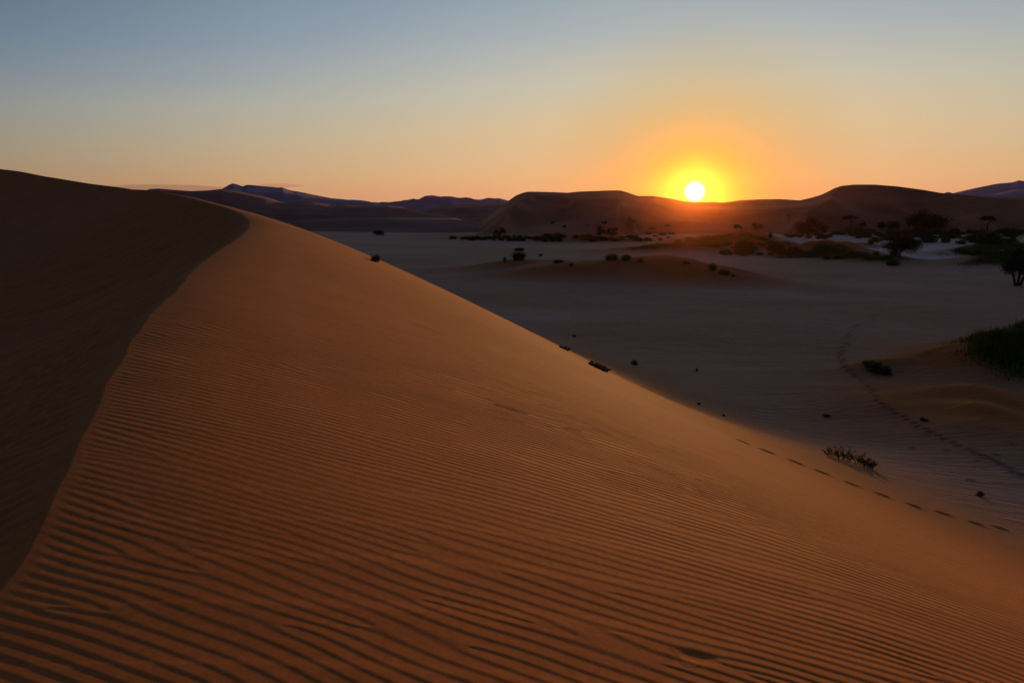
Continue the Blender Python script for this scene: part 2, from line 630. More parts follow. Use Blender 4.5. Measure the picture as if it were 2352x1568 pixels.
# ------------------------------------------------------------------ the ground sheet (polar grid round the view point)
def build_ground():
    th_f = np.arange(math.radians(-43), math.radians(43), 0.0029)
    th_b = np.linspace(math.radians(43), math.radians(317), 90)
    th = np.concatenate([th_f, th_b[:-1]])
    rr = list(np.linspace(0.15, 1.5, 28)[:-1])
    r = 1.5
    while r < 4.9:
        rr.append(r)
        r += r * r / 1200
    while r < 9.5:
        rr.append(r)
        r += 0.0145
    while r < 16:
        rr.append(r)
        r += 0.02
    while r < 27:
        rr.append(r)
        r += 0.034
    while r < 38:
        rr.append(r)
        r += 0.06
    while r < 1900:
        rr.append(r)
        r += r * r / (32000 if r < 105 else 13000)
    rr += [1980]
    rr = np.array(rr)
    nr, nth = len(rr), len(th)
    R, T = np.meshgrid(rr, th, indexing='ij')
    X = R * np.sin(T)
    Y = R * np.cos(T)
    # base heights: computed on a coarser set of rows, cubic-smooth enough to interpolate near in
    Z, Q = height(X, Y)
    Xf, Yf = X.ravel(), Y.ravel()
    Qf = Q.ravel()
    # ---- wind ripples of the near dune
    near = (R.ravel() < 60) & (Qf > -40)
    ids = np.nonzero(near)[0]
    x = Xf[ids]
    y = Yf[ids]
    q = Qf[ids]
    # direction of the ripple lines turns across the flank; spacing grows away from the brow
    xs4 = 4 * np.tanh(x / 4)
    yt = 12 * np.tanh(y / 12)
    yy = y - (-0.30 * x + 0.085 * 16 * np.log(np.cosh(x / 4)) * .9 + 0.055 * xs4 * yt)
    yy = yy + 0.26 * fbm(x / 4.2 + 3, y / 3.4, 31, 1) + 0.10 * fbm(x / 1.5, y / 1.1, 37, 1) + 0.028 * fbm(x / .5, y / .35, 38, 1)
    gu = np.linspace(-40, 60, 4001)
    gl = np.interp(gu, [2.5, 6, 10, 16], [.090, .112, .145, .165])
    gp = np.concatenate([[0], np.cumsum((1 / gl[1:] + 1 / gl[:-1]) / 2 * (gu[1] - gu[0]))])
    ph = 2 * math.pi * np.interp(yy, gu, gp)
    lam = np.interp(yy, gu, gl)
    r2 = np.random.RandomState(11)
    nd = 620
    px = r2.uniform(-8, 14, nd)
    py = 1.2 + 20 * r2.rand(nd) ** 1.4
    ln = r2.uniform(0.15, 1.0, nd) ** 1.3 * 1.4
    sg = np.where(r2.rand(nd) < .5, 1, -1)
    order = np.argsort(x)
    xs = x[order]
    for i in range(nd):
        a = np.searchsorted(xs, px[i] - 1.8 - ln[i])
        b_ = np.searchsorted(xs, px[i] + 1.8 + ln[i])
        sel = order[a:b_]
        sel = sel[np.abs(y[sel] - py[i]) < 1.1]
        if not len(sel):
            continue
        dx = x[sel] - px[i]
        dy = (y[sel] - py[i]) - 0.1 * dx
        wv = (1 - sstep(.5, 1.1, np.abs(dy))) * (1 - sstep(.8, 1.8, np.maximum(np.abs(dx) - ln[i], 0)))
        k = 2.6
        ph[sel] += sg[i] * wv * (np.arctan2(dy * k, dx - ln[i]) - np.arctan2(dy * k, dx + ln[i]))
    prof = np.cos(ph + 0.55 * np.cos(ph))
    amp = 0.0235 * lam * (0.95 + 0.30 * fbm(x / 1.3, y / .9, 41, 2))
    amp = amp * (0.54 + 0.68 * sstep(1.0, 6.0, q)) * sstep(0.0, 0.14, q) * (1 - 0.85 * sstep(6.5, 12, q))
    # far off, the sheet's rows no longer carry the ripples
    rloc = R.ravel()[ids]
    amp = amp * (1 - sstep(20.0, 27, rloc)) * (1 - 0.42 * sstep(9.0, 14.0, rloc))
    Zf = Z.ravel()
    Zf[ids] += amp * prof
    # faint avalanche streaks and weak ripples on the lee face
    lee = (q < 0)
    st = 0.05 * fbm((x * .94 + y * .34) / 1.6, (-x * .34 + y * .94) / .22, 51, 3) * sstep(0.05, 1.0, -q) + 0.10 * fbm((x * .94 + y * .34) / 5, (-x * .34 + y * .94) / 1.6, 57, 3) * sstep(1.0, 5.0, -q)
    Zf[ids] += np.where(lee, st, 0)
    Zf[ids] += np.where(lee, 0.010 * np.cos(2 * math.pi * ((x * .25 + y * .97) / .16 + 1.2 * fbm(x / 1.2, y / .8, 55, 2))) * sstep(.05, .4, -q) * (1 - sstep(2.5, 5, -q)), 0)
    # short raised streaks high on the flank
    s3 = np.clip(fbm((x + .1 * y) / .5, y / .16, 63, 2) - .42, 0, .3)
    Zf[ids] += 0.012 * s3 * sstep(2.0, 5.0, q) * (1 - sstep(11, 14, q)) * sstep(9, 14, rloc)
    # fine streaks where the flank runs out
    st2 = 0.0028 * fbm((x + .45 * y) / 3.0, (y - .45 * x) / .16, 61, 2) * sstep(9, 13, q) * (1 - sstep(17, 21, q))
    Zf[ids] += st2
    # ---- dents: deep steps along the foot of the dune, small track over the flat, a scrape in front
    def dent(vx, vy, lx, ly, dep, rot, rim=0.35):
        hx, hy, hz, hr = hit(vx, vy)
        sel = np.nonzero((np.abs(Xf - hx) < lx * 4) & (np.abs(Yf - hy) < lx * 4))[0]
        ca, sa = math.cos(rot), math.sin(rot)
        u = ((Xf[sel] - hx) * ca + (Yf[sel] - hy) * sa) / lx
        v = (-(Xf[sel] - hx) * sa + (Yf[sel] - hy) * ca) / ly
        d2 = u * u + v * v
        Zf[sel] += -dep * np.exp(-(d2 ** 1.5) * 1.2) + dep * rim * np.exp(-((np.sqrt(d2) - 1.5) ** 2) * 5)
    for k, (vx, vy) in enumerate(((1707, 1015), (1762, 1037), (1828, 1062), (1888, 1085), (1958, 1112), (2027, 1137), (2099, 1162), (2168, 1180),
                                  (2243, 1203), (2298, 1213))):
        dent(vx, vy, 0.15, 0.10, 0.12 if k else .06, math.radians(-8), 0.18)
    tr = [(2000, 690), (2022, 702), (2036, 712), (2010, 722), (1998, 736), (1975, 747), (1955, 754), (1950, 770), (1948, 788), (1935, 805), (1930, 822), (1937, 838),
          (1955, 855), (1975, 870), (1995, 888), (2005, 902), (2015, 918), (2035, 935), (2060, 950), (2085, 965), (2110, 980), (2140, 993), (2170, 1008), (2205, 1025),
          (2240, 1040), (2270, 1052), (2300, 1068), (2330, 1085), (2352, 1096)]
    r3 = np.random.RandomState(5)
    acc = 0
    for (a, b_) in zip(tr[:-1], tr[1:]):
        n = 3 if a[1] < 880 else 2
        for k in range(n):
            f = k / n
            s = 1 if acc % 2 else -1
            acc += 1
            dent(a[0] + (b_[0] - a[0]) * f + s * 2.2, a[1] + (b_[1] - a[1]) * f + r3.uniform(-1, 1), 0.22 if a[1] < 860 else 0.15, 0.17 if a[1] < 860 else 0.12, 0.14 if a[1] < 860 else .11, 0.2)
    for k in range(6):     # scattered older tracks
        dent(r3.uniform(2080, 2340), r3.uniform(1010, 1110), 0.16, 0.1, 0.06, 0.2)
    dent(1600, 1508, 0.11, 0.06, 0.008, 0.3, 0.1)
    Z = Zf.reshape(R.shape)
    V = np.stack([Xf, Yf, Zf], 1)
    # quads
    i0 = np.arange(nr - 1)[:, None]
    j0 = np.arange(nth)[None, :]
    j1 = (j0 + 1) % nth
    a = i0 * nth + j0
    b_ = i0 * nth + j1
    c = (i0 + 1) * nth + j1
    d = (i0 + 1) * nth + j0
    F = np.stack([a, d, c, b_], -1).reshape(-1, 4)
    # centre cap
    # attributes
    zv_w = sstep(15, 27, Qf)
    mound = np.zeros(len(Xf))
    for (mx, my, h, rx, ry, ro) in MOUNDS:
        if h == 0:
            continue
        ca, sa = math.cos(ro), math.sin(ro)
        u = ((Xf - mx) * ca + (Yf - my) * sa) / rx
        v = (-(Xf - mx) * sa + (Yf - my) * ca) / ry
        mound = np.maximum(mound, min(1, 0.6 + h * .25) * np.exp(-1.1 * (u * u + v * v)))
    Rf = R.ravel()
    AZ = np.degrees(T.ravel())
    sand = (1 - zv_w) + zv_w * np.clip(mound + 0.16 + 0.35 * fbm(Xf / 30, Yf / 18, 71, 3), 0, 1)
    # pale clay pan on the far right
    e = 14 * fbm(Xf / 30, Yf / 12, 81, 3)
    near_edge = np.interp(AZ, [15, 21, 24, 27, 30, 33, 36, 40], [300, 235, 205, 178, 176, 190, 215, 215])
    pan = sstep(-4, 4, Rf - near_edge + e) * (1 - sstep(380, 430, Rf + 3 * e)) * sstep(17.0, 21.5, AZ + .3 * e) * (AZ < 60)
    pan = pan * np.clip(1 - 1.6 * mound, 0, 1) * (1 - 0.55 * sstep(250, 330, Rf + 2 * e))
    pan = np.clip(pan + pan * 0.5 * fbm(Xf / 16, Yf / 4, 85, 3), 0, 1)
    rip = sstep(18, 26, Qf) * (1 - 0.9 * sstep(120, 260, Rf)) * (1 - 0.8 * np.clip(mound * 1.4, 0, 1)) * (0.75 + 0.9 * np.clip(fbm(Xf / 16, Yf / 12, 91, 2), -.5, .5))
    rip = np.clip(rip, 0, 1.3)
    # split the one sheet into dune, flat and clay pan
    fq = Qf[F].mean(1)
    fp = pan[F].mean(1)
    isd = fq < 24
    isp = (~isd) & (fp > 0.45)
    isg = ~(isd | isp)
    for name, m, lab, cat in (('dune', isd, 'near orange sand dune with wind ripples and a dark curved slip face', 'sand dune'),
                              ('ground', isg, 'shaded flat desert floor with faint ripples and animal tracks', 'ground'),
                              ('clay_pan', isp, 'pale grey dry clay pan beyond the grassy hummocks', 'clay pan')):
        Fm = F[m]
        u, inv = np.unique(Fm, return_inverse=True)
        o = mesh_obj(name, V[u], inv.reshape(-1, 4), m_sand)
        for an, arr in (('sand', sand), ('clay', pan), ('rip', rip)):
            A = o.data.attributes.new(an, 'FLOAT', 'POINT')
            A.data.foreach_set('value', arr[u].astype(np.float32))
        tag(o, lab, cat, kind='structure')


build_ground()


# ------------------------------------------------------------------ far dunes and mountains
RIDGES = []


def ridge(name, pts, D, foot, back, mat, label, p=1.0, amp=1.0, seed=0, spur=1.0, sm=3.0, spurs=(), lump=60.0, cat='sand dune', crest_amp=0.0):
    """pts: skyline in picture places; D: crest distance(s) by vx; foot: distance(s) where the front meets the flat"""
    pts = np.array(pts, float)
    vx = np.arange(pts[0, 0], pts[-1, 0] + .1, 2.0)
    vy = np.interp(vx, pts[:, 0], pts[:, 1])
    if sm > 0:
        kx = np.arange(-8, 9)
        kk = np.exp(-(kx * 2.0 / sm) ** 2 / 2)
        kk /= kk.sum()
        vy = np.convolve(np.pad(vy, 8, 'edge'), kk, 'valid')
    if crest_amp:
        vy = vy + crest_amp * fbm(vx / 14, vx * 0, seed + 5, 3)
    def val(q):
        if isinstance(q, (int, float)):
            return np.full(len(vx), float(q))
        q = np.array(q, float)
        return np.interp(vx, q[:, 0], q[:, 1])
    Dc = val(D)
    Df = val(foot)
    Db = Dc + back
    dirs = np.array([ray(a, b_) for a, b_ in zip(vx, vy)])
    zc = CAMZ + Dc * dirs[:, 2]
    nf, nb = 46, 16
    rows = []
    for k in range(nf + nb + 1):
        if k <= nf:
            t = k / nf
            r = Df + (Dc - Df) * t
            pr = (1 - p) * t + p * (t * t * (3 - 2 * t))
            z = -1.5 + (zc + 1.5) * pr
            wgt = math.sin(math.pi * t) if t < 1 else 0
            x = dirs[:, 0] * r
            y = dirs[:, 1] * r
            n = amp * wgt * (fbm(x / lump, r / (lump * 2.2), seed, 3) * 1.6)
            z = z + n * np.clip(zc / 20, .1, 4)
            for (sx, swd, sh, skew) in spurs:
                cx = sx + skew * (1 - t)
                z = z + sh * 5.5 * t * (1 - t) ** 2 * np.exp(-np.abs((vx - cx) / swd) ** 1.3)
            if t < 1:
                z = np.minimum(z, zc * (0.25 + 0.75 * t ** .7) - 0.2)
        else:
            t = (k - nf) / nb
            r = Dc + back * t
            z = zc + (-2.5 - zc) * (t * (2 - t)) if True else z
            x = dirs[:, 0] * r
            y = dirs[:, 1] * r
        rows.append(np.stack([x, y, z], 1))
    V = np.concatenate(rows)
    n = len(vx)
    i0 = np.arange(nf + nb)[:, None]
    j0 = np.arange(n - 1)[None, :]
    a = i0 * n + j0
    F = np.stack([a, a + n, a + n + 1, a + 1], -1).reshape(-1, 4)
    o = mesh_obj(name, V, F[:, ::-1], mat)
    tag(o, label, cat, kind='structure')
    RIDGES.append(o)
    return o


def gy(r):   # picture row of the flat at distance r, near the middle
    return 490 + 1568 * CAMZ / r


# farthest ranges
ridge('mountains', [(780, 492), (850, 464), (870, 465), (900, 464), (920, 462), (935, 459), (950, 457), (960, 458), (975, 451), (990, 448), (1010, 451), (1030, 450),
                    (1060, 454), (1075, 453), (1090, 458), (1105, 459), (1120, 455), (1150, 456), (1165, 460), (1200, 472), (1260, 488), (1300, 496)], 1850, 1550, 80, m_hazed_rock,
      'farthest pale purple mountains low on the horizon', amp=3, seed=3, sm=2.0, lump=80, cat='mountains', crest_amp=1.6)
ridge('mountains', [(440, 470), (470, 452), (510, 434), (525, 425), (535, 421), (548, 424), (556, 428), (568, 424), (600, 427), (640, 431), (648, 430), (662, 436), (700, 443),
                    (730, 449), (760, 455), (790, 458), (830, 460), (850, 463), (870, 468), (900, 474), (940, 484), (990, 497)], 1450, 1150, 200, m_hazed_rock,
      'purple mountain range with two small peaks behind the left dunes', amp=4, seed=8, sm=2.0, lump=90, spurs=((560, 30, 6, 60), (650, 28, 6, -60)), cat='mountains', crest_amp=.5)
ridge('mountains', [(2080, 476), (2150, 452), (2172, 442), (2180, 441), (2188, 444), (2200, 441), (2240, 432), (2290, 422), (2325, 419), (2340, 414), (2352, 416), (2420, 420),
                    (2600, 436), (2800, 470)], 1650, 1350, 200, m_hazed_rock,
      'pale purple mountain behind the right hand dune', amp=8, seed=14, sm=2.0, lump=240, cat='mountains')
ridge('hill', [(2130, 480), (2200, 456), (2230, 449), (2280, 447), (2310, 441), (2335, 436), (2360, 434), (2450, 440), (2600, 470), (2700, 494)], 1200, 950, 200, m_hazed_rock,
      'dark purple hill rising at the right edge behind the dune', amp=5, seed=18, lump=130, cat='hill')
# middle dunes on the left
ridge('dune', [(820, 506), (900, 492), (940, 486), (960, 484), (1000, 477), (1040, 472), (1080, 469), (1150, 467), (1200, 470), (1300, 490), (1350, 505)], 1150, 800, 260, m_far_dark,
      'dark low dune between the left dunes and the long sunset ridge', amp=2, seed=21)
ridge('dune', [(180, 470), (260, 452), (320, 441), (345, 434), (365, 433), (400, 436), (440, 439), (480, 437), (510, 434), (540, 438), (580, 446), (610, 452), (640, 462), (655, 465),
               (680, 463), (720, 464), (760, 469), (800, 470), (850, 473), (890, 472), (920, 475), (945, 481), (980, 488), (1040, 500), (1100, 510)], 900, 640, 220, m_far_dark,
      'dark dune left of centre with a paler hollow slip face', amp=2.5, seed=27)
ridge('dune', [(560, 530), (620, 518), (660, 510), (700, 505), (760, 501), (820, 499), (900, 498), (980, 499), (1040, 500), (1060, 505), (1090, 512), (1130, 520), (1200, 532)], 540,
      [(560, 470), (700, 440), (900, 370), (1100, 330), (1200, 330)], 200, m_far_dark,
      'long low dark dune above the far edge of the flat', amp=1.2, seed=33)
# the sunset ridge
ridge('dune', [(1060, 522), (1095, 512), (1130, 490), (1165, 463), (1185, 449), (1200, 443), (1215, 440), (1260, 441), (1290, 442), (1302, 443), (1330, 440), (1400, 437.5), (1425, 437),
               (1445, 443), (1465, 450), (1500, 450), (1540, 456), (1575, 463), (1610, 464), (1640, 463.5), (1658, 465.5), (1680, 463), (1700, 460), (1740, 458), (1790, 457),
               (1835, 460), (1900, 470), (1980, 490), (2060, 510)], 600, [(1060, 340), (1200, 335), (1500, 370), (1700, 420), (2060, 430)], 170, m_far_red,
      'long flat topped red dune under the setting sun', amp=11, seed=41, p=.85, spurs=((1215, 22, 20, -95), (1330, 40, -6, -60), (1470, 18, 20, -45), (1600, 60, -6, 0), (1760, 30, 8, 60)))
ridge('dune', [(1540, 524), (1600, 506), (1640, 497), (1700, 486), (1740, 478), (1780, 470), (1835, 460.5), (1860, 455), (1885, 448), (1900, 441), (1915, 433), (1932, 427), (1960, 424),
               (2010, 424), (2060, 428), (2120, 436), (2160, 443), (2230, 449), (2270, 452), (2352, 452), (2430, 455), (2600, 480), (2700, 500)],
      [(1540, 450), (1700, 500), (1850, 560), (2000, 600), (2700, 600)], [(1540, 400), (1800, 400), (1950, 440), (2700, 470)], 180, m_far_red,
      'tall dark rounded dune on the right behind the clay pan', amp=10, seed=47, p=.9, spurs=((2180, 50, 14, 90), (1925, 26, 12, -110), (2060, 50, -5, 0)))
ridge('dune', [(1110, 545), (1180, 528), (1240, 512), (1300, 502), (1345, 496), (1380, 489), (1405, 482), (1430, 477), (1445, 483), (1470, 491), (1500, 497), (1560, 503), (1620, 506),
               (1680, 514), (1740, 528)], 450, [(1110, 330), (1400, 345), (1740, 390)], 110, m_far_red,
      'smaller dune with a curved pale brink in front of the sunset ridge', amp=4, seed=53, p=.8, spurs=((1260, 20, 6, -60), (1435, 12, 6, 30)))


# ------------------------------------------------------------------ plants
def leaves_dome(rng, n, rx, ry, rz, size, z0=0.0, hollow=0.55, up=0.3, lumps=7):
    """small leaf-sized faces in several overlapping lumps"""
    cs = []
    for i in range(lumps):
        a = rng.uniform(0, 2 * math.pi)
        rr = rng.uniform(0.15, 0.72)
        cs.append((math.cos(a) * rr * rx, math.sin(a) * rr * ry, rng.uniform(.25, .62) * rz, rng.uniform(.32, .5)))
    cs = np.array(cs)
    k = rng.randint(0, lumps, n)
    v = rng.normal(size=(n, 3))
    v /= np.linalg.norm(v, axis=1)[:, None]
    rad = (hollow + (1 - hollow) * rng.rand(n)) * cs[k, 3] * (1 + .22 * rng.normal(size=n))
    c = np.stack([cs[k, 0] + v[:, 0] * rad * rx, cs[k, 1] + v[:, 1] * rad * ry, cs[k, 2] + v[:, 2] * rad * rz * .9], 1)
    c[:, 2] = np.maximum(c[:, 2], 0.02 * rz + rng.rand(n) * .05 * rz) + z0
    return leaf_tris(rng, c, size, up)


def leaf_tris(rng, c, size, up=0.3):
    n = len(c)
    a = rng.normal(size=(n, 3))
    a[:, 2] += up
    a /= np.linalg.norm(a, axis=1)[:, None]
    b_ = rng.normal(size=(n, 3))
    b_ -= (b_ * a).sum(1)[:, None] * a
    b_ /= np.linalg.norm(b_, axis=1)[:, None]
    s = size * rng.uniform(.6, 1.4, n)[:, None]
    V = np.stack([c - b_ * s * .45, c + b_ * s * .45, c + a * s * 1.3], 1).reshape(-1, 3)
    F = np.arange(3 * n).reshape(n, 3)
    return V, F


def tube(pts, r0, r1, sides=6):
    pts = [Vector(p) for p in pts]
    V = []
    F = []
    n = len(pts)
    for i, p in enumerate(pts):
        d = (pts[min(i + 1, n - 1)] - pts[max(i - 1, 0)]).normalized()
        u = d.orthogonal().normalized()
        if i and abs(u.dot(pu)) < .999:
            u = (pu - pu.dot(d) * d).normalized()
        pu = u
        v = d.cross(u)
        r = r0 + (r1 - r0) * i / (n - 1)
        for k in range(sides):
            a = 2 * math.pi * k / sides
            V.append(p + (u * math.cos(a) + v * math.sin(a)) * r)
    for i in range(n - 1):
        for k in range(sides):
            F.append((i * sides + k, i * sides + (k + 1) % sides, (i + 1) * sides + (k + 1) % sides, (i + 1) * sides + k))
    return V, F


def join(parts):
    V = []
    F = []
    o = 0
    for v, f in parts:
        V += [tuple(p) for p in v]
        F += [tuple(i + o for i in q) for q in f]
        o += len(v)
    return np.array(V), np.array(F)


def empty(name, loc):
    e = bpy.data.objects.new(name, None)
    e.empty_display_size = 0.2
    e.location = loc
    C.objects.link(e)
    return e


def acacia(loc, W, H, seed, label, name='acacia_tree', style='dense', group=None, trunk=.35, stems=1):
    """W crown width, H height; trunk: bare share of the height"""
    rng = np.random.RandomState(seed)
    root = empty(name, loc)
    tag(root, label, 'tree', group)
    parts = []
    hub = []
    tz = H * trunk
    for s in range(stems):
        bx = (s - (stems - 1) / 2) * W * .05
        lean = (s - (stems - 1) / 2) * W * .14 + rng.uniform(-.03, .03) * W
        top = (bx + lean, rng.uniform(-.03, .03) * W, tz)
        parts.append(tube([(bx, 0, -.15), (bx + lean * .3, .02, tz * .45), top], .045 * H / stems ** .5 + .02, .03 * H / stems ** .5 + .01, 8))
        hub.append(top)
    for k in range(8 if stems == 1 else 10):
        h0 = hub[k % len(hub)]
        a = rng.uniform(0, 2 * math.pi)
        rr = rng.uniform(.18, .40) * W
        e = (h0[0] + math.cos(a) * rr, h0[1] + math.sin(a) * rr, tz + (H - tz) * rng.uniform(.35, .8))
        mid = ((h0[0] * .5 + e[0] * .5) + rng.uniform(-.03, .03) * W, (h0[1] + e[1]) / 2, h0[2] * .35 + e[2] * .65 - .05 * H)
        parts.append(tube([h0, mid, e], .016 * H + .01, .005 * H, 5))
    V, F = join(parts)
    mesh_obj('trunk', V, F, m_bark, root)
    n = 5200
    cs = []
    nl = {'dense': 26, 'umbrella': 15, 'sparse': 15, 'vase': 22}[style]
    for i in range(nl):
        a = rng.uniform(0, 2 * math.pi)
        u = rng.rand() ** .5
        if style == 'umbrella':
            z = tz + (H - tz) * (.62 + .26 * (1 - u * u) + rng.uniform(-.08, .05))
            sz = rng.uniform(.10, .17)
            fl = .55
        elif style == 'vase':
            z = tz + (H - tz) * (-.05 + .85 * rng.rand())
            u = u * (.35 + .65 * (z / H))
            sz = rng.uniform(.12, .2)
            fl = .8
        else:
            z = tz + (H - tz) * (.12 + .68 * rng.rand() * (1.1 - .5 * u * u))
            sz = rng.uniform(.12, .2)
            fl = .7
        cs.append((math.cos(a) * u * W * .40, math.sin(a) * u * W * .40, z, sz * W, sz * W * fl))
    cs = np.array(cs)
    k = rng.randint(0, nl, n)
    v = rng.normal(size=(n, 3))
    v /= np.linalg.norm(v, axis=1)[:, None]
    rad = rng.rand(n) ** .45 * (1 + .2 * rng.normal(size=n))
    c = cs[k, :3] + v * np.stack([rad * cs[k, 3], rad * cs[k, 3], rad * cs[k, 4]], 1)
    c[:, 2] = np.clip(c[:, 2], tz * .4, H * 1.03)
    V, F = leaf_tris(rng, c, max(.05, W * .021), .2)
    mesh_obj('crown', V, F, m_leaf, root, smooth=False)
    return root


bpy.context.view_layer.update()


def place(vx, vy):
    x, y, z, r = hit(vx, vy)
    d = ray(vx, vy)
    for o in RIDGES:      # the foot of a ridge may lie in front of the flat
        ok, loc, nn, fi = o.ray_cast(Vector((0, 0, CAMZ)), Vector(d).normalized())
        if ok and math.hypot(loc.x, loc.y) < r:
            x, y, z, r = loc.x, loc.y, loc.z, math.hypot(loc.x, loc.y)
    return x, y, z, r


def px2m(px, r):
    return px / 1568.0 * r


TREES = [
    # vx, base vy, width px, height px, style, trunk share, stems, label
    (1148, 546, 32, 26, 'dense', .18, 1, 'small round dark tree at the left foot of the long ridge'),
    (1378, 545, 30, 29, 'dense', .12, 1, 'left half of the pair of dark trees below the flat topped dune'),
    (1405, 546, 30, 27, 'dense', .12, 1, 'right half of the pair of dark trees below the flat topped dune'),
    (1693, 528, 24, 13, 'sparse', .2, 1, 'faint small tree just right of the sunset glow'),
    (1740, 532, 34, 20, 'sparse', .2, 1, 'sparse tree behind the tallest grassy hummock'),
    (1862, 541, 76, 38, 'dense', .10, 2, 'broad dark acacia with two crowns at the edge of the clay pan'),
    (1858, 549, 34, 22, 'umbrella', .3, 1, 'low umbrella shaped acacia in front of the broad two crowned acacia'),
    (1770, 551, 14, 18, 'vase', .35, 1, 'thin sapling on pale ground left of the broad acacia'),
    (1955, 526, 36, 28, 'umbrella', .42, 1, 'umbrella acacia on a slim trunk against the tall dune'),
    (1980, 528, 18, 20, 'sparse', .3, 1, 'thin tree close beside the umbrella acacia'),
    (2118, 528, 92, 37, 'dense', .08, 2, 'widest dark acacia at the foot of the tall dune'),
    (2042, 526, 44, 18, 'sparse', .15, 1, 'low faint tree left of the widest acacia'),
    (2267, 528, 36, 25, 'umbrella', .40, 1, 'lone umbrella acacia near the right edge'),
    (2066, 589, 88, 39, 'umbrella', .22, 1, 'spreading acacia standing on the near side of the clay pan'),
]
for i, (vx, vy, wp, hp, st, tr_, stm, lab) in enumerate(TREES):
    x, y, z, r = place(vx, vy)
    if st == 'umbrella' and wp > 80:
        # a wide crown that comes low on its left
        root = acacia((x, y, z - .05), px2m(wp, r), px2m(hp, r), 100 + i, lab, style='dense', trunk=.26, stems=1)
    else:
        acacia((x, y, z - .05), px2m(wp, r), px2m(hp, r), 100 + i, lab, style=st, trunk=tr_, stems=stm)
x, y, z, r = place(2337, 656)
acacia((x, y, z - .05), px2m(84, r), px2m(86, r), 150, 'tall vase shaped tree on three stems at the right edge', style='vase', trunk=.30, stems=3)


# --- bushes: six meshes shared by the copies
def bush_mesh(seed, n=900, grassy=False):
    rng = np.random.RandomState(seed)
    V, F = leaves_dome(rng, n, .5, .5, 1.0, .085 if not grassy else .06, lumps=rng.randint(5, 9), up=1.2 if grassy else .4)
    # keep it inside a unit footprint and height
    V[:, 0] *= .5 / max(.01, np.percentile(np.abs(V[:, 0]), 99))
    V[:, 1] *= .5 / max(.01, np.percentile(np.abs(V[:, 1]), 99))
    V[:, 2] *= 1 / np.percentile(V[:, 2], 99.3)
    return V, F


def grass_blades(rng, pts, h, wdt, lean=.5):
    """one bent blade of two faces' width per point"""
    n = len(pts)
    a = rng.uniform(0, 2 * math.pi, n)
    hh = h * rng.uniform(.55, 1.15, n)
    d = np.stack([np.cos(a), np.sin(a)], 1) * (lean * hh * rng.uniform(.2, 1, n))[:, None]
    s = np.stack([-np.sin(a), np.cos(a)], 1) * wdt
    base = pts
    mid = base + np.stack([d[:, 0] * .35, d[:, 1] * .35, hh * .6], 1)
    tip = base + np.stack([d[:, 0], d[:, 1], hh], 1)
    S = np.stack([s[:, 0], s[:, 1], np.zeros(n)], 1)
    V = np.stack([base - S, base + S, mid - S * .8, mid + S * .8, tip], 1).reshape(-1, 3)
    i = np.arange(n)[:, None] * 5
    F = np.concatenate([i + np.array([[0, 1, 3]]), i + np.array([[0, 3, 2]]), i + np.array([[2, 3, 4]])]).reshape(-1, 3)
    return V, F


def tuft_mesh(seed, n=700):
    rng = np.random.RandomState(seed)
    lum = rng.randint(3, 6)
    cx = rng.uniform(-.28, .28, (lum, 2))
    k = rng.randint(0, lum, n)
    g = rng.normal(size=(n, 2)) * .11
    pts = np.zeros((n, 3))
    pts[:, :2] = cx[k] + g
    V, F = grass_blades(rng, pts, 1.0, .012, .45)
    # blades on the rim splay outwards
    out = V[:, :2] * (V[:, 2:3] * .5)
    V[:, :2] += out
    V[:, 0] *= .5 / np.percentile(np.abs(V[:, 0]), 99)
    V[:, 1] *= .5 / np.percentile(np.abs(V[:, 1]), 99)
    V[:, 2] *= 1 / np.percentile(V[:, 2], 99.5)
    V[:, 2] *= 1 - .45 * np.minimum(1, (V[:, 0] ** 2 + V[:, 1] ** 2) * 3)
    return V, F


protos = {}


def proto_mesh(kind, k):
    key = (kind, k)
    if key not in protos:
        V, F = bush_mesh(200 + k) if kind == 'bush' else tuft_mesh(300 + k)
        o = mesh_obj('desert_bush' if kind == 'bush' else 'grass_tuft', V, F, m_bush if kind == 'bush' else m_grass, smooth=False)
        protos[key] = o
        return o, True
    return protos[key], False


cnt = [0]


def plant(kind, vx, vy, wp, hp, label, group=None, depth=0.8):
    x, y, z, r = place(vx, vy)
    k = cnt[0] % 6
    cnt[0] += 1
    o, fresh = proto_mesh(kind, k)
    if not fresh:
        o = o.copy()
        C.objects.link(o)
        for kk in ('group',):
            if kk in o:
                del o[kk]
    W, H = px2m(wp, r), px2m(hp, r)
    o.location = (x, y, z - .06 * H)
    o.rotation_euler = (0, 0, rs.uniform(0, 6.28))
    o.scale = (W, W * depth, H * 1.1)
    tag(o, label, 'bush' if kind == 'bush' else 'grass tuft', group)
    return o


